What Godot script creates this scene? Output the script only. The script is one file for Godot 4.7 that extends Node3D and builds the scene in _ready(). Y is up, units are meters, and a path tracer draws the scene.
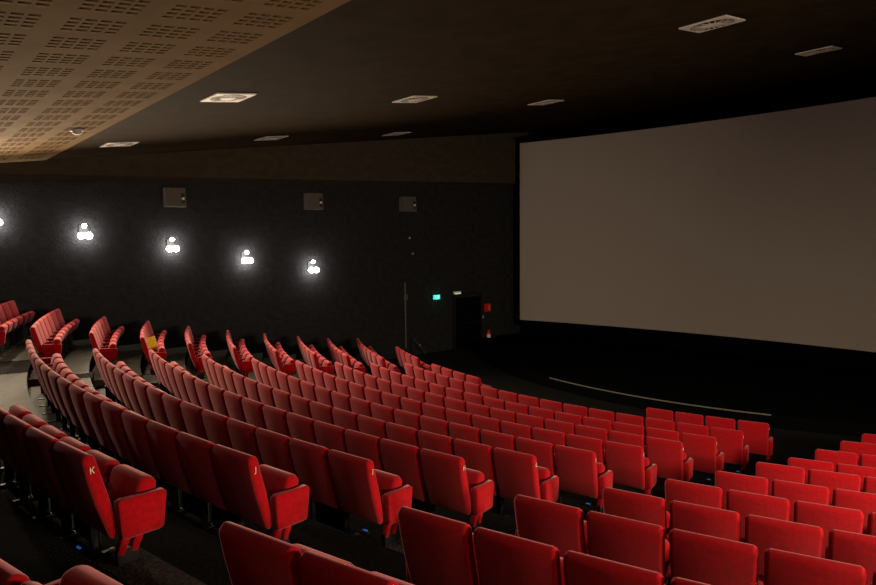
extends Node3D
# A cinema hall. Plan coordinates: x to the right of the camera, z ahead of it, y above the camera's eye;
# at() turns them into Godot's axes with the lowest floor at y = 0.

const EYE := 4.352
const CX := 12.8682          # centre of the curved rows
const CZ := 23.7356
const PITCH := 0.55          # seat spacing along a row
const SEAT_H := 0.98
const ROW := "ABCDEFGHIJKLM"
const RL := [14.631, 15.667, 16.756, 17.788, 18.813, 19.86, 20.933, 21.946, 22.949, 23.94, 24.956, 26.038, 27.073]
const HL := [-3.372, -3.272, -3.113, -2.937, -2.758, -2.563, -2.336, -2.107, -1.884, -1.614, -1.383, -1.081, -0.784]
const PHI := [-2.0652, -2.0898, -2.1086, -2.127, -2.1436, -2.1588, -2.1727, -2.1858, -2.1987, -2.211, -2.226]
const RR := [14.638, 15.678, 16.72, 17.754, 18.764, 19.8, 20.842, 21.882, 22.914, 23.905, 25.061, 26.038, 27.073]
const HR := [-3.372, -3.235, -3.099, -2.945, -2.732, -2.555, -2.346, -2.121, -1.882, -1.672, -1.363, -1.125, -0.784]
const PSI := [-1.9695, -2.0016, -2.0297, -2.0529, -2.0732, -2.0922, -2.1091, -2.1237, -2.1392, -2.1534, -2.1622, -2.1742, -2.18]
const ORD := ["first", "second", "third", "fourth", "fifth", "sixth", "seventh", "eighth", "ninth", "tenth", "eleventh", "twelfth", "thirteenth", "fourteenth", "fifteenth", "sixteenth"]

var M := {}
var names := {}
var rng := RandomNumberGenerator.new()
var room := PackedVector2Array()

func at(x: float, y: float, z: float) -> Vector3:
	return Vector3(x, y + EYE, -z)

# along / across the hall, square with the left wall
func sn(s: float, n: float) -> Vector2:
	return Vector2(0.7986 * s - 0.6018 * n, 0.6018 * s + 0.7986 * n)

# the same, square with the ceiling grid
func cg(s: float, n: float) -> Vector2:
	return Vector2(0.7314 * s - 0.682 * n, 0.682 * s + 0.7314 * n)

func ceil_y(x: float, z: float) -> float:
	return 1.906 + 0.1057 * x + 0.0797 * z

# ---------------------------------------------------------------- naming

func numbered(called: String) -> String:
	var k: int = names.get(called, 0)
	names[called] = k + 1
	return called if k == 0 else "%s_%03d" % [called, k]

func tag(o: Node, label: String, category: String, group := "") -> void:
	o.set_meta("label", label)
	o.set_meta("category", category)
	if group != "":
		o.set_meta("group", group)

func base(called: String, p: Vector3, turn := 0.0) -> Node3D:
	var o := Node3D.new()
	o.name = numbered(called)
	add_child(o)
	o.position = p
	o.rotation.y = turn
	return o

func put(called: String, mesh: Mesh, mat: Material, parent: Node, p := Vector3.ZERO) -> MeshInstance3D:
	var o := MeshInstance3D.new()
	o.name = numbered(called) if parent == self else called
	o.mesh = mesh
	o.material_override = mat
	parent.add_child(o, true)
	o.position = p
	return o

func structure(o: Node) -> Node:
	o.set_meta("kind", "structure")
	return o

# ---------------------------------------------------------------- meshes

func solid(v: PackedVector3Array, f: PackedInt32Array, smooth := true) -> ArrayMesh:
	var vol := 0.0
	for i in range(0, f.size(), 3):
		vol += v[f[i]].dot(v[f[i + 1]].cross(v[f[i + 2]]))
	var st := SurfaceTool.new()
	st.begin(Mesh.PRIMITIVE_TRIANGLES)
	st.set_smooth_group(0 if smooth else -1)
	for i in range(0, f.size(), 3):
		var o := [0, 1, 2] if vol < 0.0 else [0, 2, 1]
		for j in o:
			st.add_vertex(v[f[i + j]])
	st.generate_normals()
	st.index()
	return st.commit()

func join(meshes: Array) -> ArrayMesh:
	var st := SurfaceTool.new()
	st.begin(Mesh.PRIMITIVE_TRIANGLES)
	for m in meshes:
		st.append_from(m[0], 0, m[1])
	return st.commit()

# rings of equal length joined into a closed skin
func loft(rings: Array, smooth := true) -> ArrayMesh:
	var v := PackedVector3Array()
	var f := PackedInt32Array()
	var n: int = rings[0].size()
	for r in rings:
		v.append_array(r)
	for i in rings.size() - 1:
		for j in n:
			var a := i * n + j
			var b := i * n + (j + 1) % n
			f.append_array([a, b, a + n, b, b + n, a + n])
	for e in [0, rings.size() - 1]:
		var c := Vector3.ZERO
		for q in rings[e]:
			c += q
		v.append(c / n)
		var k := v.size() - 1
		for j in n:
			var a: int = e * n + j
			var b: int = e * n + (j + 1) % n
			if e == 0:
				f.append_array([k, b, a])
			else:
				f.append_array([k, a, b])
	return solid(v, f, smooth)

# outline of a rounded rectangle in x and z
func rounded(w: float, t: float, r: float, steps := 3) -> PackedVector2Array:
	var out := PackedVector2Array()
	r = minf(r, minf(w, t) * 0.499)
	for q in 4:
		var c := Vector2((w / 2 - r) * [1, -1, -1, 1][q], (t / 2 - r) * [1, 1, -1, -1][q])
		for k in steps + 1:
			var a := (q + float(k) / steps) * PI / 2
			out.append(c + Vector2(cos(a), sin(a)) * r)
	return out

# a padded slab that follows a line of [y, z, thickness], bowed towards +z at its sides
func pad(line: Array, w: float, bow := 0.0, corner := 0.03, edge := 0.03, taper := 1.0) -> ArrayMesh:
	var pts := []
	for i in line.size():
		pts.append(Vector3(line[i][0], line[i][1], line[i][2]))
	var rings := []
	var n := pts.size()
	for i in n:
		var p: Vector3 = pts[i]
		var t: Vector3 = pts[mini(i + 1, n - 1)] - pts[maxi(i - 1, 0)]
		var d := Vector2(t.x, t.y).normalized()            # (y, z) along the slab
		var steps := [[0.0, 0.0]]
		if i == 0:
			steps = [[-0.0, 1.0], [0.3, 0.55], [0.7, 0.16], [1.0, 0.0]]
		elif i == n - 1:
			steps = [[-1.0, 0.0], [-0.65, 0.12], [-0.3, 0.42], [-0.08, 0.72], [0.0, 1.0]]
		for s in steps:
			var e := minf(edge, p.z * 0.49)
			var along: float = s[0] * e
			var shrink: float = s[1] * e
			var ww := w * lerpf(taper, 1.0, float(i) / (n - 1)) - 2 * shrink * minf(1.0, corner / maxf(edge, 0.001))
			var tt := p.z - 2 * shrink
			var ring := PackedVector3Array()
			for q in rounded(ww, tt, minf(corner, tt * 0.45)):
				var y := p.x + d.x * along
				var z := p.y + d.y * along
				var bz := bow * pow(q.x / (w / 2), 2)
				ring.append(Vector3(q.x, y - d.y * q.y, z + d.x * q.y + bz))
			rings.append(ring)
	return loft(rings)

# a box with chamfered edges, centred
func block(size: Vector3, c := 0.008) -> ArrayMesh:
	c = minf(c, size[size.min_axis_index()] * 0.45)
	var rings := []
	for s in [[-0.5, c], [-0.5 + c / size.y, 0.0], [0.5 - c / size.y, 0.0], [0.5, c]]:
		var ring := PackedVector3Array()
		for q in rounded(size.x - 2 * s[1], size.z - 2 * s[1], maxf(c - s[1], c * 0.3), 1):
			ring.append(Vector3(q.x, s[0] * size.y, q.y))
		rings.append(ring)
	return loft(rings, false)

func turned(profile: Array, sides := 16) -> ArrayMesh:       # [radius, y] pairs round the y axis
	var rings := []
	for p in profile:
		var ring := PackedVector3Array()
		for k in sides:
			ring.append(Vector3(cos(TAU * k / sides) * p[0], p[1], sin(TAU * k / sides) * p[0]))
		rings.append(ring)
	return loft(rings)

func ball(r: float) -> ArrayMesh:
	var p := []
	for k in 9:
		var a := -PI / 2 + PI * (k + 0.15) / 8.3
		p.append([cos(a) * r, sin(a) * r])
	return turned(p, 14)

func rod(a: Vector3, b: Vector3, r: float, sides := 8) -> ArrayMesh:
	var d := (b - a).normalized()
	var u := d.cross(Vector3.UP if absf(d.y) < 0.9 else Vector3.RIGHT).normalized()
	var w := d.cross(u)
	var rings := []
	for p in [a, b]:
		var ring := PackedVector3Array()
		for k in sides:
			ring.append(p + (u * cos(TAU * k / sides) + w * sin(TAU * k / sides)) * r)
		rings.append(ring)
	return loft(rings, false)

# a plan polygon (x, z ahead) raised from y0 to y1 (heights above the lowest floor); top may slope with the ceiling
func prism(poly: PackedVector2Array, y0: float, y1: float, slope := false) -> ArrayMesh:
	var v := PackedVector3Array()
	var f := PackedInt32Array()
	var n := poly.size()
	for y in [y0, y1]:
		for q in poly:
			v.append(Vector3(q.x, y + (ceil_y(q.x, q.y) + EYE if slope else 0.0), -q.y))
	var t := Geometry2D.triangulate_polygon(poly)
	var top := PackedInt32Array()
	for i in range(0, t.size(), 3):
		top.append_array([t[i] + n, t[i + 1] + n, t[i + 2] + n])
		f.append_array([t[i], t[i + 2], t[i + 1]])
	f.append_array(top)
	# side walls wound to agree with the caps
	var a := poly[t[0]]
	var cap := (poly[t[1]] - a).cross(poly[t[2]] - a) > 0
	var turn := not Geometry2D.is_polygon_clockwise(poly)
	for i in n:
		var j := (i + 1) % n
		if cap == turn:
			f.append_array([i, j, j + n, i, j + n, i + n])
		else:
			f.append_array([i, j + n, j, i, i + n, j + n])
	return solid(v, f, false)

func arc_poly(r0: float, r1: float, a0: float, a1: float, step := 0.02) -> PackedVector2Array:
	var p := PackedVector2Array()
	var n := maxi(2, ceili(absf(a1 - a0) / step))
	for k in n + 1:
		var a := lerpf(a0, a1, float(k) / n)
		p.append(Vector2(CX + cos(a) * r1, CZ + sin(a) * r1))
	for k in n + 1:
		var a := lerpf(a1, a0, float(k) / n)
		p.append(Vector2(CX + cos(a) * r0, CZ + sin(a) * r0))
	return p

func within_room(p: PackedVector2Array) -> Array:
	return Geometry2D.intersect_polygons(p, room)

# ---------------------------------------------------------------- materials

func noise(seed_: int, freq: float, lo: Color, hi: Color, size := 256, octaves := 4, normal := false) -> NoiseTexture2D:
	var n := FastNoiseLite.new()
	n.seed = seed_
	n.frequency = freq
	n.fractal_octaves = octaves
	var t := NoiseTexture2D.new()
	t.width = size
	t.height = size
	t.seamless = true
	t.noise = n
	if normal:
		t.as_normal_map = true
		t.bump_strength = 4.0
	else:
		var g := Gradient.new()
		g.set_color(0, lo)
		g.set_color(1, hi)
		t.color_ramp = g
	return t

func mat(col: Color, rough := 0.8, metal := 0.0) -> StandardMaterial3D:
	var m := StandardMaterial3D.new()
	m.albedo_color = col
	m.roughness = rough
	m.metallic = metal
	m.metallic_specular = 0.4
	return m

func textured(m: StandardMaterial3D, tex: Texture2D, scale: float, normal: Texture2D = null, world := false) -> StandardMaterial3D:
	m.albedo_texture = tex
	m.uv1_triplanar = true
	m.uv1_world_triplanar = world
	m.uv1_scale = Vector3.ONE * scale
	if normal:
		m.normal_enabled = true
		m.normal_texture = normal
		m.normal_scale = 0.5
	return m

func lamp_mat(col: Color, energy: float) -> StandardMaterial3D:
	var m := mat(col, 0.4)
	m.emission_enabled = true
	m.emission = col
	m.emission_energy_multiplier = energy
	return m

func materials() -> void:
	var weave := noise(3, 0.09, Color.WHITE, Color.WHITE, 256, 3, true)
	var pile := noise(4, 0.3, Color.WHITE, Color.WHITE, 256, 2, true)
	M.velvet = textured(mat(Color(0.625, 0.016, 0.068), 0.95), noise(1, 0.03, Color(0.8, 0.8, 0.8), Color(1, 1, 1)), 2.5, pile)
	M.velvet.normal_scale = 0.2
	M.velvet.metallic_specular = 0.2
	M.velvet.rim_enabled = true
	M.velvet.rim = 0.55
	M.velvet.rim_tint = 0.3
	M.black = mat(Color(0.03, 0.03, 0.032), 0.6)
	M.steel = mat(Color(0.5, 0.5, 0.48), 0.35, 0.9)
	M.letter = mat(Color(0.78, 0.74, 0.66), 0.6)
	M.carpet = textured(mat(Color(0.15, 0.149, 0.147), 0.95), noise(5, 0.06, Color(0.6, 0.6, 0.6), Color.WHITE), 1.3, weave)
	M.step = textured(mat(Color(0.33, 0.325, 0.32), 0.95), noise(5, 0.06, Color(0.6, 0.6, 0.6), Color.WHITE), 1.3, weave)
	M.lino = textured(mat(Color(0.225, 0.222, 0.195), 0.55), noise(6, 0.02, Color(0.72, 0.7, 0.66), Color.WHITE), 0.5, null, true)
	M.wall = textured(mat(Color(0.17, 0.174, 0.182), 0.9), noise(7, 0.03, Color(0.75, 0.75, 0.75), Color.WHITE), 0.6, weave, true)
	M.band = textured(mat(Color(0.26, 0.235, 0.205), 0.9), noise(8, 0.03, Color(0.8, 0.8, 0.8), Color.WHITE), 0.4, null, true)
	M.curtain = mat(Color(0.032, 0.032, 0.036), 0.95)
	M.curtain.metallic_specular = 0.05
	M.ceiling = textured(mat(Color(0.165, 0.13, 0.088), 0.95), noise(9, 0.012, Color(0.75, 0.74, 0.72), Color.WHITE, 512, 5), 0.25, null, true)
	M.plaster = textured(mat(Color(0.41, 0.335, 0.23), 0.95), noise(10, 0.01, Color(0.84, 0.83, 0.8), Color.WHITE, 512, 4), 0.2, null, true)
	for m in [M.ceiling, M.plaster, M.wall, M.band, M.carpet, M.step, M.lino]:
		m.metallic_specular = 0.08
	M.vent = mat(Color(0.64, 0.62, 0.6), 0.6)
	M.screen = textured(mat(Color(0.69, 0.655, 0.62), 0.9), noise(11, 0.2, Color(0.93, 0.93, 0.93), Color.WHITE), 1.0, null, true)
	M.speaker = mat(Color(0.30, 0.29, 0.27), 0.7)
	M.red = mat(Color(0.75, 0.08, 0.05), 0.4)
	M.orange = mat(Color(0.85, 0.4, 0.12), 0.5)
	M.brass = mat(Color(0.4, 0.38, 0.31), 0.6)
	M.white = mat(Color(0.85, 0.85, 0.82), 0.5)
	M.yellow = textured(mat(Color(1.0, 0.84, 0.2), 0.85), noise(12, 0.02, Color(0.8, 0.8, 0.8), Color.WHITE), 2.0)
	M.globe = lamp_mat(Color(1.0, 0.96, 0.92), 90.0)
	M.blue = lamp_mat(Color(0.15, 0.5, 1.0), 0.25)
	M.green = lamp_mat(Color(0.1, 0.85, 0.75), 0.6)
	# perforated plasterboard: round holes through a tan board
	var img := Image.create(64, 48, false, Image.FORMAT_RGB8)
	img.fill(Color(1, 1, 1))
	for i in 8:
		for j in 6:
			for x in 8:
				for y in 8:
					if Vector2(x - 3.5, y - 3.5).length() < 3.25:
						img.set_pixel(i * 8 + x, j * 8 + y, Color(0.05, 0.045, 0.04))
	M.perforated = mat(Color(0.41, 0.335, 0.23), 0.95)
	M.perforated.metallic_specular = 0.05
	M.perforated.albedo_texture = ImageTexture.create_from_image(img)

# ---------------------------------------------------------------- the seat

var P := {}

func seat_meshes() -> void:
	P.back = pad([[0.33, 0.165, 0.06], [0.45, 0.145, 0.085], [0.62, 0.10, 0.10], [0.80, 0.055, 0.096], [0.965, 0.02, 0.086]], 0.518, 0.012, 0.03, 0.043, 0.96)
	P.cushion = pad([[0.40, 0.345, 0.09], [0.49, 0.385, 0.125], [0.59, 0.422, 0.14], [0.68, 0.45, 0.13]], 0.462, 0.0, 0.035, 0.045)
	P.kick = block(Vector3(0.475, 0.35, 0.02), 0.006)
	P.arm = pad([[0.552, 0.185, 0.035], [0.56, 0.28, 0.04], [0.565, 0.45, 0.04]], 0.044, 0.0, 0.012, 0.012)
	P.post = join([[block(Vector3(0.03, 0.52, 0.06), 0.006), Transform3D(Basis(), Vector3(0, 0.28, 0.245))], [block(Vector3(0.05, 0.02, 0.28), 0.005), Transform3D(Basis(), Vector3(0, 0.01, 0.24))]])
	P.foot = block(Vector3(0.045, 0.025, 0.05), 0.008)
	P.hinge = rod(Vector3(-0.235, 0.385, 0.305), Vector3(0.235, 0.385, 0.305), 0.022)
	var ring := [[0.325, 0.205, 0.465], [0.332, 0.195, 0.48], [0.35, 0.19, 0.489], [0.56, 0.178, 0.517], [0.588, 0.18, 0.52], [0.602, 0.195, 0.507]]
	var rings := []
	for k in ring.size():
		var r := PackedVector3Array()
		var inset: float = [0.012, 0.004, 0.0, 0.0, 0.004, 0.014][k]
		for q in rounded(0.085 - 2 * inset, ring[k][2] - ring[k][1], 0.014, 2):
			r.append(Vector3(q.x, ring[k][0] + q.y * -0.06, q.y + (ring[k][1] + ring[k][2]) / 2))
		rings.append(r)
	P.panel = loft(rings)
	P.stand = block(Vector3(0.05, 0.25, 0.16), 0.006)
	P.leg = pad([[0.215, 0.185, 0.05], [0.27, 0.21, 0.055], [0.34, 0.24, 0.06]], 0.06, 0.0, 0.012, 0.008)

# kind: where the end panels stand: "mid", "right" (sitter's right), "left", "both"
func make_seat(kind: String) -> Node3D:
	var o := Node3D.new()
	put("backrest", P.back, M.velvet, o)
	put("cushion", P.cushion, M.velvet, o)
	put("hinge", P.hinge, M.black, o)
	if kind != "right":
		put("kick_panel", P.kick, M.black, o, Vector3(0, 0.205, 0.305))
	for side in [-1, 1]:
		var x: float = side * PITCH / 2
		var end: bool = kind == "both" or (kind == "right" and side < 0) or (kind == "left" and side > 0)
		if end:
			x = side * 0.262
			var panel := put("end_panel", P.panel, M.velvet, o, Vector3(x + side * 0.022, 0, 0))
			put("leg", P.leg, M.velvet, o, Vector3(x, 0, 0))
			put("leg", P.leg, M.velvet, o, Vector3(x, 0, 0.095))
			put("pedestal", P.stand, M.black, o, Vector3(x, 0.125, 0.245))
			panel.set_meta("label", "red upholstered panel closing the row end")
		elif side > 0:
			put("armrest", P.arm, M.velvet, o, Vector3(x, 0, 0))
			put("pedestal", P.post, M.black, o, Vector3(x, 0, 0))
			put("foot", P.foot, M.steel, o, Vector3(x, 0.012, 0.37))
	return o

var protos := {}

func seat(kind: String, x: float, floor_y: float, z: float, angle: float, label: String, group: String) -> Node3D:
	var o: Node3D
	if not protos.has(kind):
		protos[kind] = make_seat(kind)
	o = protos[kind].duplicate()
	o.name = numbered("cinema_chair")
	add_child(o)
	var f := Vector3(-cos(angle), 0, sin(angle))             # towards the centre of the rows
	o.position = at(x, floor_y, z)
	o.rotation.y = atan2(f.x, f.z)
	tag(o, label, "seat", group)
	return o

func row_letter(o: Node3D, letter: String) -> void:
	var t := TextMesh.new()
	t.text = letter
	var font := SystemFont.new()
	font.font_names = PackedStringArray(["Droid Sans"])
	t.font = font
	t.font_size = 40
	t.pixel_size = 0.0015
	t.depth = 0.004
	var m := put("row_letter", t, M.letter, o, Vector3(-0.2635, 0.86, 0.045))
	m.rotation = Vector3(0, -PI / 2, 0)
	m.set_meta("label", "small pale letter %s" % letter)

# ---------------------------------------------------------------- fittings

func sconce(s: float, y: float, n: float, side: float, label: String) -> void:
	var q := sn(s, n)
	var into := Vector3(0.6018, 0, 0.7986) * side            # away from the wall
	var o := base("wall_lamp", at(q.x, y, q.y), atan2(into.x, into.z))
	put("back_plate", block(Vector3(0.24, 0.34, 0.03), 0.008), M.black, o, Vector3(0, 0.11, 0.016))
	put("bracket", join([[rod(Vector3(-0.1, 0, 0.03), Vector3(-0.1, 0, 0.12), 0.015), Transform3D()], [rod(Vector3(0.1, 0, 0.03), Vector3(0.1, 0, 0.12), 0.015), Transform3D()], [rod(Vector3(0, 0.26, 0.03), Vector3(0, 0.26, 0.12), 0.012), Transform3D()]]), M.black, o)
	for g in [[-0.09, 0.0, 0.086], [0.09, 0.0, 0.086], [0.0, 0.26, 0.055]]:
		put("globe", ball(g[2]), M.globe, o, Vector3(g[0], g[1], 0.12 + g[2]))
	var l := SpotLight3D.new()
	l.name = "lamp_glow"
	l.light_color = Color(1.0, 0.89, 0.75)
	l.light_energy = LAMP if side > 0.0 else LAMP_RIGHT * (0.1 if s < 4.0 else (0.6 if s < 6.0 else (1.0 if s < 8.0 else 0.5)))
	l.light_size = 0.12 if side > 0.0 else 0.3
	l.spot_range = 60.0
	l.spot_attenuation = 2.0
	l.spot_angle = 60.0 if side > 0.0 else 64.0
	l.spot_angle_attenuation = 1.0
	l.shadow_enabled = true
	o.add_child(l)
	l.position = Vector3(0, 0.06, 0.36)
	l.basis = Basis(Vector3.UP, PI) * Basis(Vector3.RIGHT, LAMP_TILT if side > 0.0 else -0.38)
	if side > 0.0 and s < 2.0:
		var u := SpotLight3D.new()                              # the upper globe throws light up over the ceiling
		u.name = "upper_glow"
		u.light_color = l.light_color
		u.light_energy = UPLIGHT
		u.light_size = 0.1
		u.spot_range = 60.0
		u.spot_attenuation = 2.0
		u.spot_angle = 22.0
		u.spot_angle_attenuation = 1.0
		u.shadow_enabled = true
		o.add_child(u)
		u.position = Vector3(0, 0.3, 0.36)
		u.basis = Basis(Vector3.UP, PI) * Basis(Vector3.RIGHT, 0.17)
	tag(o, label, "lamp", "three-globe wall lamps")

func vent(x: float, z: float, label: String) -> void:
	var o := base("ceiling_vent", at(x, ceil_y(x, z), z))
	o.transform.basis = ceiling_basis()
	var plate := block(Vector3(0.62, 0.02, 0.62), 0.004)
	o.scale = Vector3.ONE * 1.1
	put("frame", plate, M.vent, o, Vector3(0, -0.012, 0))
	put("well", turned([[0.268, -0.0235], [0.262, -0.0245], [0.02, -0.0245]], 32), M.black, o)
	for k in 18:
		var fin := put("fin", block(Vector3(0.014, 0.005, 0.145), 0.002), M.vent, o)
		fin.rotation.y = TAU * k / 18
		fin.position = Basis(Vector3.UP, TAU * k / 18) * Vector3(0.015, -0.0275, 0.188)
	put("hub", turned([[0.12, -0.022], [0.12, -0.027], [0.11, -0.031], [0.02, -0.032]], 24), M.vent, o)
	tag(o, label, "vent", "square swirl ceiling vents")

func ceiling_basis() -> Basis:
	var u := Vector3(0.7314, 0.1057 * 0.7314 + 0.0797 * 0.682, -0.682).normalized()      # towards the screen wall, up the slope
	var w := Vector3(-0.682, -0.1057 * 0.682 + 0.0797 * 0.7314, -0.7314).normalized()    # across
	var up := w.cross(u).normalized()
	if up.y < 0:
		up = -up
	return Basis(u, up, u.cross(up)).orthonormalized()

func speaker(s: float, label: String) -> void:
	var q := sn(s, 18.6)
	var o := base("wall_speaker", at(q.x, 1.26, q.y), WALL_TURN)
	var v := PackedVector3Array()
	for p in [[-0.27, -0.26, -0.28], [0.27, -0.26, -0.28], [0.27, -0.26, 0.06], [-0.27, -0.26, 0.06], [-0.27, 0.27, -0.28], [0.27, 0.27, -0.28], [0.27, 0.27, 0.0], [-0.27, 0.27, 0.0]]:
		v.append(Vector3(p[0], p[1], p[2]))
	put("cabinet", solid(v, PackedInt32Array([0, 1, 2, 0, 2, 3, 4, 6, 5, 4, 7, 6, 0, 5, 1, 0, 4, 5, 1, 6, 2, 1, 5, 6, 2, 7, 3, 2, 6, 7, 3, 4, 0, 3, 7, 4]), false), M.speaker, o)
	put("horn", block(Vector3(0.10, 0.12, 0.03), 0.01), M.black, o, Vector3(0.19, 0.06, 0.035))
	put("tweeter", block(Vector3(0.07, 0.06, 0.03), 0.01), M.white, o, Vector3(0.19, -0.03, 0.045))
	put("port", block(Vector3(0.10, 0.07, 0.03), 0.01), M.black, o, Vector3(0.19, -0.13, 0.055))
	tag(o, label, "speaker", "grey surround speakers")

const UPLIGHT := 36.0
const LAMP := 38.0
const LAMP_RIGHT := 66.0
const LAMP_TILT := -0.12

# ---------------------------------------------------------------- the scene

func _ready() -> void:
	rng.seed = 4
	var cam := Camera3D.new()
	cam.name = "camera"
	cam.position = Vector3(0, EYE, 0)
	cam.basis = Basis(Vector3.RIGHT, -0.08658) * Basis(Vector3.BACK, -0.0118)
	cam.fov = 50.66
	cam.near = 0.05
	cam.far = 120.0
	add_child(cam)
	cam.current = true
	var we := WorldEnvironment.new()
	we.name = "environment"
	var env := Environment.new()
	env.background_mode = Environment.BG_COLOR
	env.background_color = Color.BLACK
	env.ambient_light_source = Environment.AMBIENT_SOURCE_DISABLED
	env.tonemap_mode = Environment.TONE_MAPPER_LINEAR
	env.tonemap_exposure = 1.0
	env.sdfgi_enabled = true
	env.ssao_enabled = true
	env.ssil_enabled = true
	we.environment = env
	add_child(we)

	materials()
	seat_meshes()
	shell()
	seats()
	fittings()

func shell() -> void:
	# room corners: back left, front left, front right, back right
	room = PackedVector2Array([sn(-5, 18.9), Vector2(4.46, 27.03), Vector2(22.26, 11.52), sn(-5, -4.2)])
	if Geometry2D.is_polygon_clockwise(room):
		room.reverse()
	var corners: Array[Vector2] = [sn(-5, 18.9), Vector2(4.46, 27.03), Vector2(22.26, 11.52), sn(-5, -4.2)]
	var centre: Vector2 = (corners[0] + corners[1] + corners[2] + corners[3]) / 4.0
	var sides := ["wall_left", "wall_screen", "wall_right", "wall_back"]
	for k in 4:
		var a: Vector2 = corners[k]
		var b: Vector2 = corners[(k + 1) % 4]
		var d := (b - a).normalized()
		var out := Vector2(-d.y, d.x)
		if out.dot(a - centre) < 0:
			out = -out
		var poly := PackedVector2Array([a - d * 0.3, b + d * 0.3, b + d * 0.3 + out * 0.3, a - d * 0.3 + out * 0.3])
		if k % 2 == 1:
			poly = PackedVector2Array([a, b, b + out * 0.3, a + out * 0.3])
		structure(put(sides[k], prism(poly, -0.3, 10.6), M.wall if k == 0 else M.curtain, self))
	# floor with its curved terraces and the aisle half-steps
	var fl := base("floor", Vector3.ZERO)
	structure(fl)
	put("slab", prism(room, -0.3, 0.0), M.carpet, fl)
	for k in range(1, 13):
		# left of the aisle and right of it the rows stand a little apart
		for half in 3:
			var rad: Array = RR if half == 1 else RL
			var hgt: Array = HR if half == 1 else HL
			var q0: float = rad[k - 1] + 0.03
			var q1: float = rad[k] + 0.03 if k < 12 else 42.0
			var split: float = PSI[k] - 0.05 / q0
			var far: float = wing_start(mini(k, 10)) + 0.5 / q0
			if half == 2:
				q0 += OUT[k - 1]
				q1 += OUT[k]
			for piece in within_room(arc_poly(q0, q1, [far, split, -3.5][half], [split, -0.6, far][half])):
				put("terrace", prism(piece, -0.01, float(hgt[k]) - SEAT_H + EYE), M.carpet, fl)
		var r0: float = RL[k - 1] + 0.03
		var r1: float = RL[k] + 0.03
		var y: float = HL[k] - SEAT_H + EYE
		var rise: float = y - (HL[k - 1] - SEAT_H + EYE)
		var a0: float = (PHI[k - 1] if k < 11 else -2.235) + 0.03 / r0
		var a1: float = PSI[k - 1] - 0.04 / r0
		put("half_step", prism(arc_poly(r0 - 0.42, r0 + 0.002, a0, a1), y - rise - 0.01, y - rise * 0.5), M.step, fl)
		if k < 11:
			var g0 := wing_start(k) + 0.35 / r0
			var g1: float = PHI[k] - (16.6 * PITCH) / RL[k]
			var l0: float = PHI[k] - 8.0 * PITCH / RL[k]
			put("landing", prism(arc_poly(r0, r1 - 0.01, g1, l0), y - 0.02, y + 0.008), M.lino, fl)
			for piece in within_room(arc_poly(r0 + OUT[k - 1], r1 + OUT[k] - 0.01, g0 - 6.5 / r0, g0)):
				put("landing", prism(piece, y - 0.02, y + 0.008), M.lino, fl)
			var b := wing_start(k - 1)
			put("half_step", prism(arc_poly(r0 - 0.42, r0 + 0.002, b + 0.03 / r0, b + 1.0 / r0), y - rise - 0.01, y - rise * 0.5), M.step, fl)
	var stage := base("stage", Vector3.ZERO)
	structure(stage)
	for piece in within_room(arc_poly(0.5, 11.40, -3.9, -0.3)):
		put("platform", prism(piece, -0.01, 0.30), M.curtain, stage)
	put("nosing", prism(arc_poly(11.392, 11.408, -2.581, -2.061, 0.01), 0.28, 0.308), M.brass, stage)
	# ceiling: dark slab, tan perforated panel at the rear
	var ce := base("ceiling", Vector3.ZERO)
	structure(ce)
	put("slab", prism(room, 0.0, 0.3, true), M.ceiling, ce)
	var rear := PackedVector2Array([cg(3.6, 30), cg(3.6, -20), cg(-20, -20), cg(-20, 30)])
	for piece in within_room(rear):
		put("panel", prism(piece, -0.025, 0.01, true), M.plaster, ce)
	# perforated fields, four by four patches each
	var st := SurfaceTool.new()
	st.begin(Mesh.PRIMITIVE_TRIANGLES)
	for i in 4:
		for j in 4:
			var u0 := -0.25 + i * 0.128
			var w0 := -0.22 + j * 0.1135
			var c := [Vector3(u0, 0, w0), Vector3(u0 + 0.094, 0, w0), Vector3(u0 + 0.094, 0, w0 + 0.086), Vector3(u0, 0, w0 + 0.086)]
			var uv := [Vector2(0, 0), Vector2(1, 0), Vector2(1, 1), Vector2(0, 1)]
			for h in [[c[0], c[1], c[2], c[3]], [c[0] + Vector3(0, 0.002, 0), c[3] + Vector3(0, 0.002, 0), c[2] + Vector3(0, 0.002, 0), c[1] + Vector3(0, 0.002, 0)]]:
				for t in [0, 1, 2, 0, 2, 3]:
					st.set_uv(uv[t])
					st.add_vertex(h[t])
			for e in 4:
				var p: Vector3 = c[e]
				var q: Vector3 = c[(e + 1) % 4]
				var up := Vector3(0, 0.002, 0)
				for v in [p, p + up, q + up, p, q + up, q]:
					st.set_uv(Vector2(0.01, 0.01))
					st.add_vertex(v)
	st.generate_normals()
	var field := st.commit()
	for i in range(-7, 3):
		for j in range(-4, 20):
			var q := cg(1.755 + 0.695 * i, 6.555 + 0.652 * j)
			if not Geometry2D.is_point_in_polygon(q, room) or sn_of(q).y > 18.0 or q.y < 1.5 or sn_of(q).x < -4.2:
				continue
			var m := put("perforated_field", field, M.perforated, ce, at(q.x, ceil_y(q.x, q.y) - 0.0262, q.y))
			m.basis = ceiling_basis()
	# bulkhead along the top of the left wall
	var b0 := sn(-4.9, 18.9)
	var b1 := sn(18.9, 18.9)
	var bi := Vector2(0.6018, -0.7986) * 0.22
	var band := PackedVector2Array([b0, b1, b1 + bi, b0 + bi])
	structure(put("trim_1", bulkhead(band), M.band, self))

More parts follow.
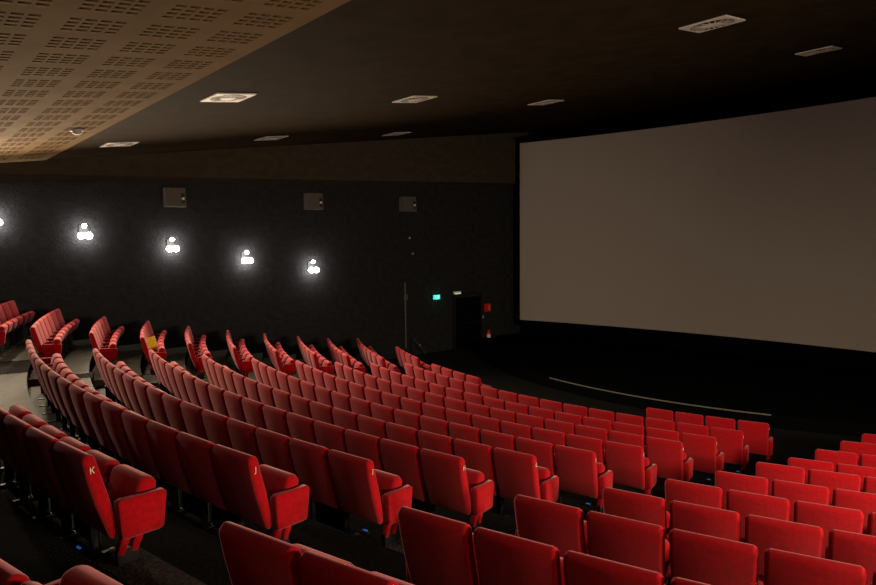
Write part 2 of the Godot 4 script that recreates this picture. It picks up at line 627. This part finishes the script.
func bulkhead(poly: PackedVector2Array) -> ArrayMesh:
	var v := PackedVector3Array()
	for e in 2:
		for q in poly:
			var s := sn_of(q).x
			var low := 1.72 + EYE + 0.03 * (s - 0.7)
			v.append(Vector3(q.x, low if e == 0 else ceil_y(q.x, q.y) + EYE + 0.01, -q.y))
	return solid(v, PackedInt32Array([0, 1, 2, 0, 2, 3, 4, 6, 5, 4, 7, 6, 0, 5, 1, 0, 4, 5, 1, 6, 2, 1, 5, 6, 2, 7, 3, 2, 6, 7, 3, 4, 0, 3, 7, 4]), false)

func sn_of(q: Vector2) -> Vector2:
	return Vector2(0.7986 * q.x + 0.6018 * q.y, -0.6018 * q.x + 0.7986 * q.y)

const WING := [[17.0, 4], [17.5, 7], [18.2, 6], [18.3, 6], [18.6, 6], [18.9, 6], [19.0, 6], [19.2, 6], [19.0, 6], [18.2, 7], [20.0, 6]]
const MAIN := [16, 16, 16, 16, 16, 16, 16, 16, 15, 15, 6]
const RIGHT := [3, 3, 4, 4, 5, 5, 6, 7, 8, 9, 10, 10]

const OUT := [0.25, 0.28, 0.2, 0.12, 0.1, 0.08, 0.04, 0.02, 0.0, 0.0, 0.0, 0.0, 0.0]

func wing_start(k: int) -> float:
	return PHI[k] - WING[k][0] * PITCH / RL[k]

func seats() -> void:
	for k in 11:
		var letter: String = ROW[k]
		var y: float = HL[k] - SEAT_H
		for i in MAIN[k]:
			if k == 0 and i > 3 and i < 12:
				continue                                      # the gap in the front row
			var a: float = PHI[k] - ((i - (0.5 if k == 0 and i > 3 else 0.0)) * PITCH + 0.26) / RL[k]
			var r: float = RL[k] + (OUT[0] if k == 0 and i > 3 else 0.0)
			var kind := "mid"
			if i == 0 or (k == 0 and i == 12):
				kind = "right"
			elif (i == MAIN[k] - 1 and k < 10) or (k == 0 and i == 3):
				kind = "left"
			var label := "red folding cinema seat, %s from the aisle end of the row lettered %s" % [ORD[i], letter]
			if i == 0:
				label = "red cinema seat at the aisle with pale letter %s on its side" % letter
			elif k == 0 and i > 3:
				label = "red cinema seat in front row beyond the wide gap, %s from the gap" % ORD[i - 12]
			var o := seat(kind, CX + cos(a) * r, y, CZ + sin(a) * r, a, label, "red cinema seats of the middle block")
			if i == 0:
				row_letter(o, letter)
		var w0 := wing_start(k)
		for i in WING[k][1]:
			var r: float = RL[k] + OUT[k]
			var a: float = w0 - (i * PITCH + 0.26) / r
			var kind := "right" if i == 0 else "mid"
			seat(kind, CX + cos(a) * r, y, CZ + sin(a) * r, a, "red cinema seat in the far left wing in line with row %s, %s from gangway" % [letter, ORD[i]], "red cinema seats of the far left wing")
	for k in 12:
		var letter: String = ROW[k]
		for i in RIGHT[k]:
			var a: float = PSI[k] + (i * PITCH + 0.26) / RR[k]
			var label := "red cinema seat right of the aisle level with row %s, %s from the aisle" % [letter, ORD[i]]
			if k == 11:
				label = "red cinema seat at the bottom border one row behind row K, %s from the aisle" % ORD[i]
			seat("left" if i == 0 else "mid", CX + cos(a) * RR[k], HR[k] - SEAT_H, CZ + sin(a) * RR[k], a, label, "red cinema seats right of the aisle")
	# the row beside the camera, out of view to its right
	for i in range(5, 12):
		var a: float = -2.18 + (i * PITCH + 0.26) / RR[12]
		seat("mid", CX + cos(a) * RR[12], HR[12] - SEAT_H, CZ + sin(a) * RR[12], a, "red cinema seat of the row at the camera's right hand, outside the view, %s along" % ORD[i - 5], "red cinema seats right of the aisle")
	for kind in protos:
		protos[kind].free()

# an upright curved sheet; out pushes it away from the audience
func sheet(cc: Vector2, r: float, a0: float, span: float, y0: float, y1: float, out: float, thick: float, n: int) -> ArrayMesh:
	var rings := []
	for k in n + 1:
		var u := Vector2.from_angle(a0 - span * k / n)
		var ring := PackedVector3Array()
		for e in [[out, y0], [out + thick, y0], [out + thick, y1], [out, y1]]:
			var q: Vector2 = cc + u * (r + float(e[0]))
			ring.append(at(q.x, e[1], q.y))
		rings.append(ring)
	return loft(rings, false)

func fittings() -> void:
	# screen: a curved sheet with a black masking frame
	var p1 := Vector2(3.43, 25.8)
	var p2 := Vector2(12.59, 17.82)
	var d := (p2 - p1).normalized()
	var nrm := Vector2(-d.y, d.x)
	if nrm.y < 0:
		nrm = -nrm
	var half := p1.distance_to(p2) / 2
	var rs := (half * half + 0.25) / 1.0
	var cc := (p1 + p2) / 2 + nrm * (0.5 - rs)
	var ang0 := (p1 - cc).angle()
	var o := base("cinema_screen", Vector3.ZERO)
	put("sheet", sheet(cc, rs, ang0, 17.2 / rs, -3.43, 3.87, 0.0, 0.02, 48), M.screen, o)
	for e in [[3.87, 4.1], [-3.65, -3.43]]:
		put("masking", sheet(cc, rs, ang0, 17.2 / rs, e[0], e[1], -0.06, 0.1, 48), M.curtain, o)
	for e in [-0.2, 17.2]:
		put("masking", sheet(cc, rs, ang0 - float(e) / rs, 0.2 / rs, -3.65, 4.1, -0.06, 0.1, 2), M.curtain, o)
	put("skirt", sheet(cc, rs, ang0, 17.2 / rs, 0.30 - EYE, -3.62, 0.25, 0.04, 48), M.curtain, o)
	tag(o, "large blank grey-brown curved cinema screen with black masking", "screen")

	# lamps down both walls, falling with the floor
	var nth := ["brightest lit three-globe wall lamp on the left, nearest the left edge with seats below", "second lit three-globe wall lamp from the left, just under a grey speaker", "third lit three-globe wall lamp, between the second and the smallest", "smallest, farthest lit three-globe wall lamp, right-most of the row"]
	for k in range(-1, 5):
		var s: float = [-1.6, 0.5, 2.44, 4.62, 6.77, 8.98][k + 1]
		var y: float = [0.9, 0.55, 0.21, -0.17, -0.58, -0.95][k + 1]
		sconce(s, y - 0.02, 18.9, 1.0, nth[k - 1] if k > 0 else ["rearmost lit three-globe wall lamp on the left wall, behind the view", "lit three-globe wall lamp on the left wall cut by the left border"][k + 1])
		if k > 0:
			sconce(s, y, -4.2, -1.0, "lit three-globe lamp on the right wall, %s from the rear, outside the view" % ORD[k - 1])
	speaker(4.74, "grey box speaker high on the left wall above the second lamp")
	speaker(9.05, "grey box speaker high on the left wall above the farthest lamp")
	speaker(12.78, "dim grey box speaker high on the wall left of the screen")
	for v in [[-3.425, 10.437, "large pale square ceiling vent just in front of the perforated panel edge"], [4.021, 9.269, "pale square ceiling vent near the top, above and left of the screen's right part"], [-0.439, 13.138, "pale square ceiling vent in the middle of the dark ceiling"], [7.945, 13.186, "dim square ceiling vent right of the others, directly above the screen"], [2.871, 16.491, "dim square ceiling vent above the screen's left end"], [-7.374, 14.63, "pale square ceiling vent by the left wall beside the perforated panels"], [-4.488, 17.123, "pale square ceiling vent near the left wall, above the second lamp"], [-1.269, 20.175, "faintest small square ceiling vent near the left wall, farthest along"]]:
		vent(v[0], v[1], v[2])

	# step lights by the row ends
	for v in [[10, 1.3, -0.2], [8, 0.88, -0.44], [5, 0.54, -0.6], [2, 0.31, -0.66], [1, 0.18, -0.64]]:
		var k: int = v[0]
		var r: float = RL[k] + float(v[2])
		var a: float = PHI[k] - float(v[1]) * PITCH / RL[k]
		var l := base("step_light", at(CX + cos(a) * r, HL[k] - SEAT_H, CZ + sin(a) * r), atan2(-cos(a), sin(a)))
		put("housing", block(Vector3(0.09, 0.03, 0.045), 0.008), M.black, l, Vector3(0, 0.023, 0))
		put("lens", block(Vector3(0.055, 0.012, 0.02), 0.004), M.blue, l, Vector3(0, 0.042, 0))
		tag(l, "tiny blue floor light beneath the aisle end seat of row %s" % ROW[k], "light", "blue floor lights")

	# booklet left on an armrest of the far wing
	var wa: float = wing_start(7) - PITCH / RL[7]
	var fw := Vector3(-cos(wa), 0, sin(wa))
	var bk := base("booklet", at(CX + cos(wa) * (RL[7] + OUT[7]), HL[7] - SEAT_H, CZ + sin(wa) * (RL[7] + OUT[7])) + fw * 0.265 + Vector3(0, 0.588, 0), atan2(fw.x, fw.z))
	var cover := put("cover", join([[block(Vector3(0.004, 0.30, 0.17), 0.0015), Transform3D(Basis(), Vector3(-0.016, 0.15, 0))], [block(Vector3(0.004, 0.30, 0.17), 0.0015), Transform3D(Basis(), Vector3(0.016, 0.15, 0))], [block(Vector3(0.036, 0.30, 0.004), 0.0015), Transform3D(Basis(), Vector3(0, 0.15, -0.084))]]), M.yellow, bk)
	var pages := put("pages", block(Vector3(0.027, 0.285, 0.155), 0.002), M.letter, bk, Vector3(0, 0.151, 0.0))
	cover.rotation.x = -0.2
	pages.rotation.x = -0.2
	tag(bk, "yellow booklet standing on an armrest of the far left wing, level with row H", "booklet")

	# door and safety fittings on the left wall by the screen
	var dr := base("door_1", wall_at(15.7, -EYE))
	dr.rotation.y = WALL_TURN
	structure(dr)
	for x in [-0.33, 0.33]:
		var leaf := put("leaf", block(Vector3(0.65, 2.02, 0.05), 0.006), M.curtain, dr, Vector3(x, 1.02, 0.03))
		put("push_bar", rod(Vector3(-0.26, 0, 0.06), Vector3(0.26, 0, 0.06), 0.016), M.black, leaf)
	put("frame", join([[block(Vector3(0.08, 2.12, 0.09), 0.006), Transform3D(Basis(), Vector3(-0.7, 1.06, 0.04))], [block(Vector3(0.08, 2.12, 0.09), 0.006), Transform3D(Basis(), Vector3(0.7, 1.06, 0.04))], [block(Vector3(1.48, 0.08, 0.09), 0.006), Transform3D(Basis(), Vector3(0, 2.16, 0.04))]]), M.black, dr)
	var ex := base("exit_sign", wall_at(14.12, -2.32))
	ex.rotation.y = WALL_TURN
	put("case", block(Vector3(0.36, 0.20, 0.07), 0.01), M.black, ex, Vector3(0, 0.1, 0.035))
	put("lit_panel", block(Vector3(0.33, 0.17, 0.02), 0.004), M.green, ex, Vector3(0, 0.1, 0.068))
	var runner := join([[block(Vector3(0.045, 0.07, 0.006), 0.002), Transform3D(Basis(Vector3.BACK, -0.3), Vector3(-0.06, 0.105, 0.08))], [ball(0.018), Transform3D(Basis(), Vector3(-0.045, 0.158, 0.08))], [block(Vector3(0.02, 0.07, 0.006), 0.002), Transform3D(Basis(Vector3.BACK, 0.7), Vector3(-0.035, 0.06, 0.08))], [block(Vector3(0.07, 0.13, 0.006), 0.002), Transform3D(Basis(), Vector3(0.07, 0.1, 0.08))]])
	put("pictogram", runner, lamp_mat(Color(0.75, 1.0, 0.95), 0.9), ex)
	var gl := OmniLight3D.new()
	gl.name = "sign_glow"
	gl.light_color = Color(0.2, 0.9, 0.8)
	gl.light_energy = 0.05
	gl.light_size = 0.1
	gl.omni_range = 60.0
	gl.omni_attenuation = 2.0
	gl.shadow_enabled = true
	ex.add_child(gl)
	gl.position = Vector3(0, 0.1, 0.2)
	tag(ex, "small glowing green emergency exit sign on the dark wall left of the screen", "sign")
	var em := base("emergency_lamp", wall_at(15.15, -2.2))
	em.rotation.y = WALL_TURN
	put("housing", block(Vector3(0.36, 0.13, 0.09), 0.015), M.white, em, Vector3(0, 0.08, 0.045))
	put("diffuser", block(Vector3(0.31, 0.05, 0.05), 0.012), lamp_mat(Color(0.95, 0.98, 0.9), 0.35), em, Vector3(0, 0.06, 0.075))
	tag(em, "small white emergency lamp box above the dark door, right of green sign", "lamp")
	var fs := base("fire_sign", wall_at(16.76, -2.99))
	fs.rotation.y = WALL_TURN
	put("plate", block(Vector3(0.34, 0.32, 0.02), 0.004), M.red, fs, Vector3(0, 0.16, 0.012))
	put("symbol", join([[block(Vector3(0.06, 0.17, 0.006), 0.002), Transform3D(Basis(), Vector3(0.07, 0.14, 0.024))], [block(Vector3(0.04, 0.04, 0.006), 0.002), Transform3D(Basis(), Vector3(0.07, 0.25, 0.024))], [block(Vector3(0.03, 0.26, 0.006), 0.002), Transform3D(Basis(), Vector3(0.14, 0.16, 0.024))]]), M.orange, fs)
	tag(fs, "small square red and orange sign on the dark wall above the extinguisher", "sign")
	var fe := base("fire_extinguisher", wall_at(16.74, -4.22))
	fe.rotation.y = WALL_TURN
	put("cylinder", turned([[0.02, 0.0], [0.078, 0.0], [0.082, 0.02], [0.082, 0.40], [0.06, 0.46], [0.025, 0.49]], 18), M.red, fe, Vector3(0, 0, 0.1))
	put("valve", join([[rod(Vector3(0, 0.48, 0.1), Vector3(0, 0.54, 0.1), 0.022), Transform3D()], [block(Vector3(0.03, 0.02, 0.13), 0.004), Transform3D(Basis(Vector3.RIGHT, 0.17), Vector3(0, 0.55, 0.14))]]), M.black, fe)
	put("hose", join([[rod(Vector3(0.02, 0.5, 0.1), Vector3(0.1, 0.44, 0.1), 0.012), Transform3D()], [rod(Vector3(0.1, 0.44, 0.1), Vector3(0.1, 0.16, 0.1), 0.012), Transform3D()]]), M.black, fe)
	put("label_band", turned([[0.0835, 0.16], [0.0835, 0.30]], 18), M.white, fe, Vector3(0, 0, 0.1))
	put("wall_bracket", block(Vector3(0.06, 0.2, 0.02), 0.004), M.black, fe, Vector3(0, 0.3, 0.012))
	tag(fe, "red fire extinguisher on the dark wall below the red sign", "extinguisher")
	var cp := base("call_point", wall_at(16.47, -3.24))
	cp.rotation.y = WALL_TURN
	put("box", block(Vector3(0.1, 0.1, 0.05), 0.01), M.white, cp, Vector3(0, 0.05, 0.026))
	put("button", turned([[0.025, 0.0], [0.025, 0.01], [0.01, 0.014]], 12), M.red, cp, Vector3(0, 0.05, 0.05)).rotation.x = PI / 2
	tag(cp, "tiny white wall box just left of the red sign", "box")
	# pipe, sensors and handrail at the foot of the left wall
	var pi := base("wall_pipe", wall_at(12.68, -4.03))
	pi.rotation.y = WALL_TURN
	put("tube", rod(Vector3(0, 0, 0.06), Vector3(0, 2.45, 0.06), 0.03), M.speaker, pi)
	put("junction_box", block(Vector3(0.14, 0.2, 0.08), 0.01), M.speaker, pi, Vector3(0.03, 1.9, 0.06))
	tag(pi, "thin dark vertical pipe with a small box on the left wall", "pipe")
	var hr := base("handrail", wall_at(12.9, HL[0] - SEAT_H))
	hr.rotation.y = WALL_TURN
	put("rail", rod(Vector3(-0.1, 0.72, 0.4), Vector3(0.42, 0.12, 0.4), 0.018), M.steel, hr)
	put("post", rod(Vector3(-0.1, 0.0, 0.4), Vector3(-0.1, 0.74, 0.4), 0.018), M.black, hr)
	put("post", rod(Vector3(0.42, 0.0, 0.4), Vector3(0.42, 0.14, 0.4), 0.018), M.black, hr)
	tag(hr, "short sloping metal handrail behind the front row of the far wing", "handrail")
	for v in [[12.93, 0.0, "tiny pale sensor high on the left wall above the thin pipe"], [13.06, -0.58, "lower tiny pale sensor on the left wall above the thin pipe"], [13.31, -4.04, "tiny pale socket low on the wall beside the sloping handrail"]]:
		var se := base("wall_sensor", wall_at(v[0], v[1]))
		se.rotation.y = WALL_TURN
		put("body", block(Vector3(0.11, 0.09, 0.05), 0.012), M.speaker, se, Vector3(0, 0.045, 0.027))
		put("eye", ball(0.025), M.white, se, Vector3(0, 0.045, 0.055))
		tag(se, v[2], "sensor")
	# detector by the edge of the perforated panel
	var sd := base("smoke_detector", at(-6.7, ceil_y(-6.7, 11.75) - 0.026, 11.75))
	sd.basis = ceiling_basis()
	put("base", turned([[0.11, -0.001], [0.11, -0.03], [0.10, -0.035]], 20), M.vent, sd)
	put("dome", turned([[0.085, -0.034], [0.08, -0.07], [0.05, -0.09], [0.01, -0.095]], 20), M.vent, sd)
	tag(sd, "small round detector on the tan ceiling beside the edge of the panels", "detector")

const WALL_TURN := 0.6458

func wall_at(s: float, y: float) -> Vector3:
	var q := sn(s, 18.9)
	return at(q.x, y, q.y)
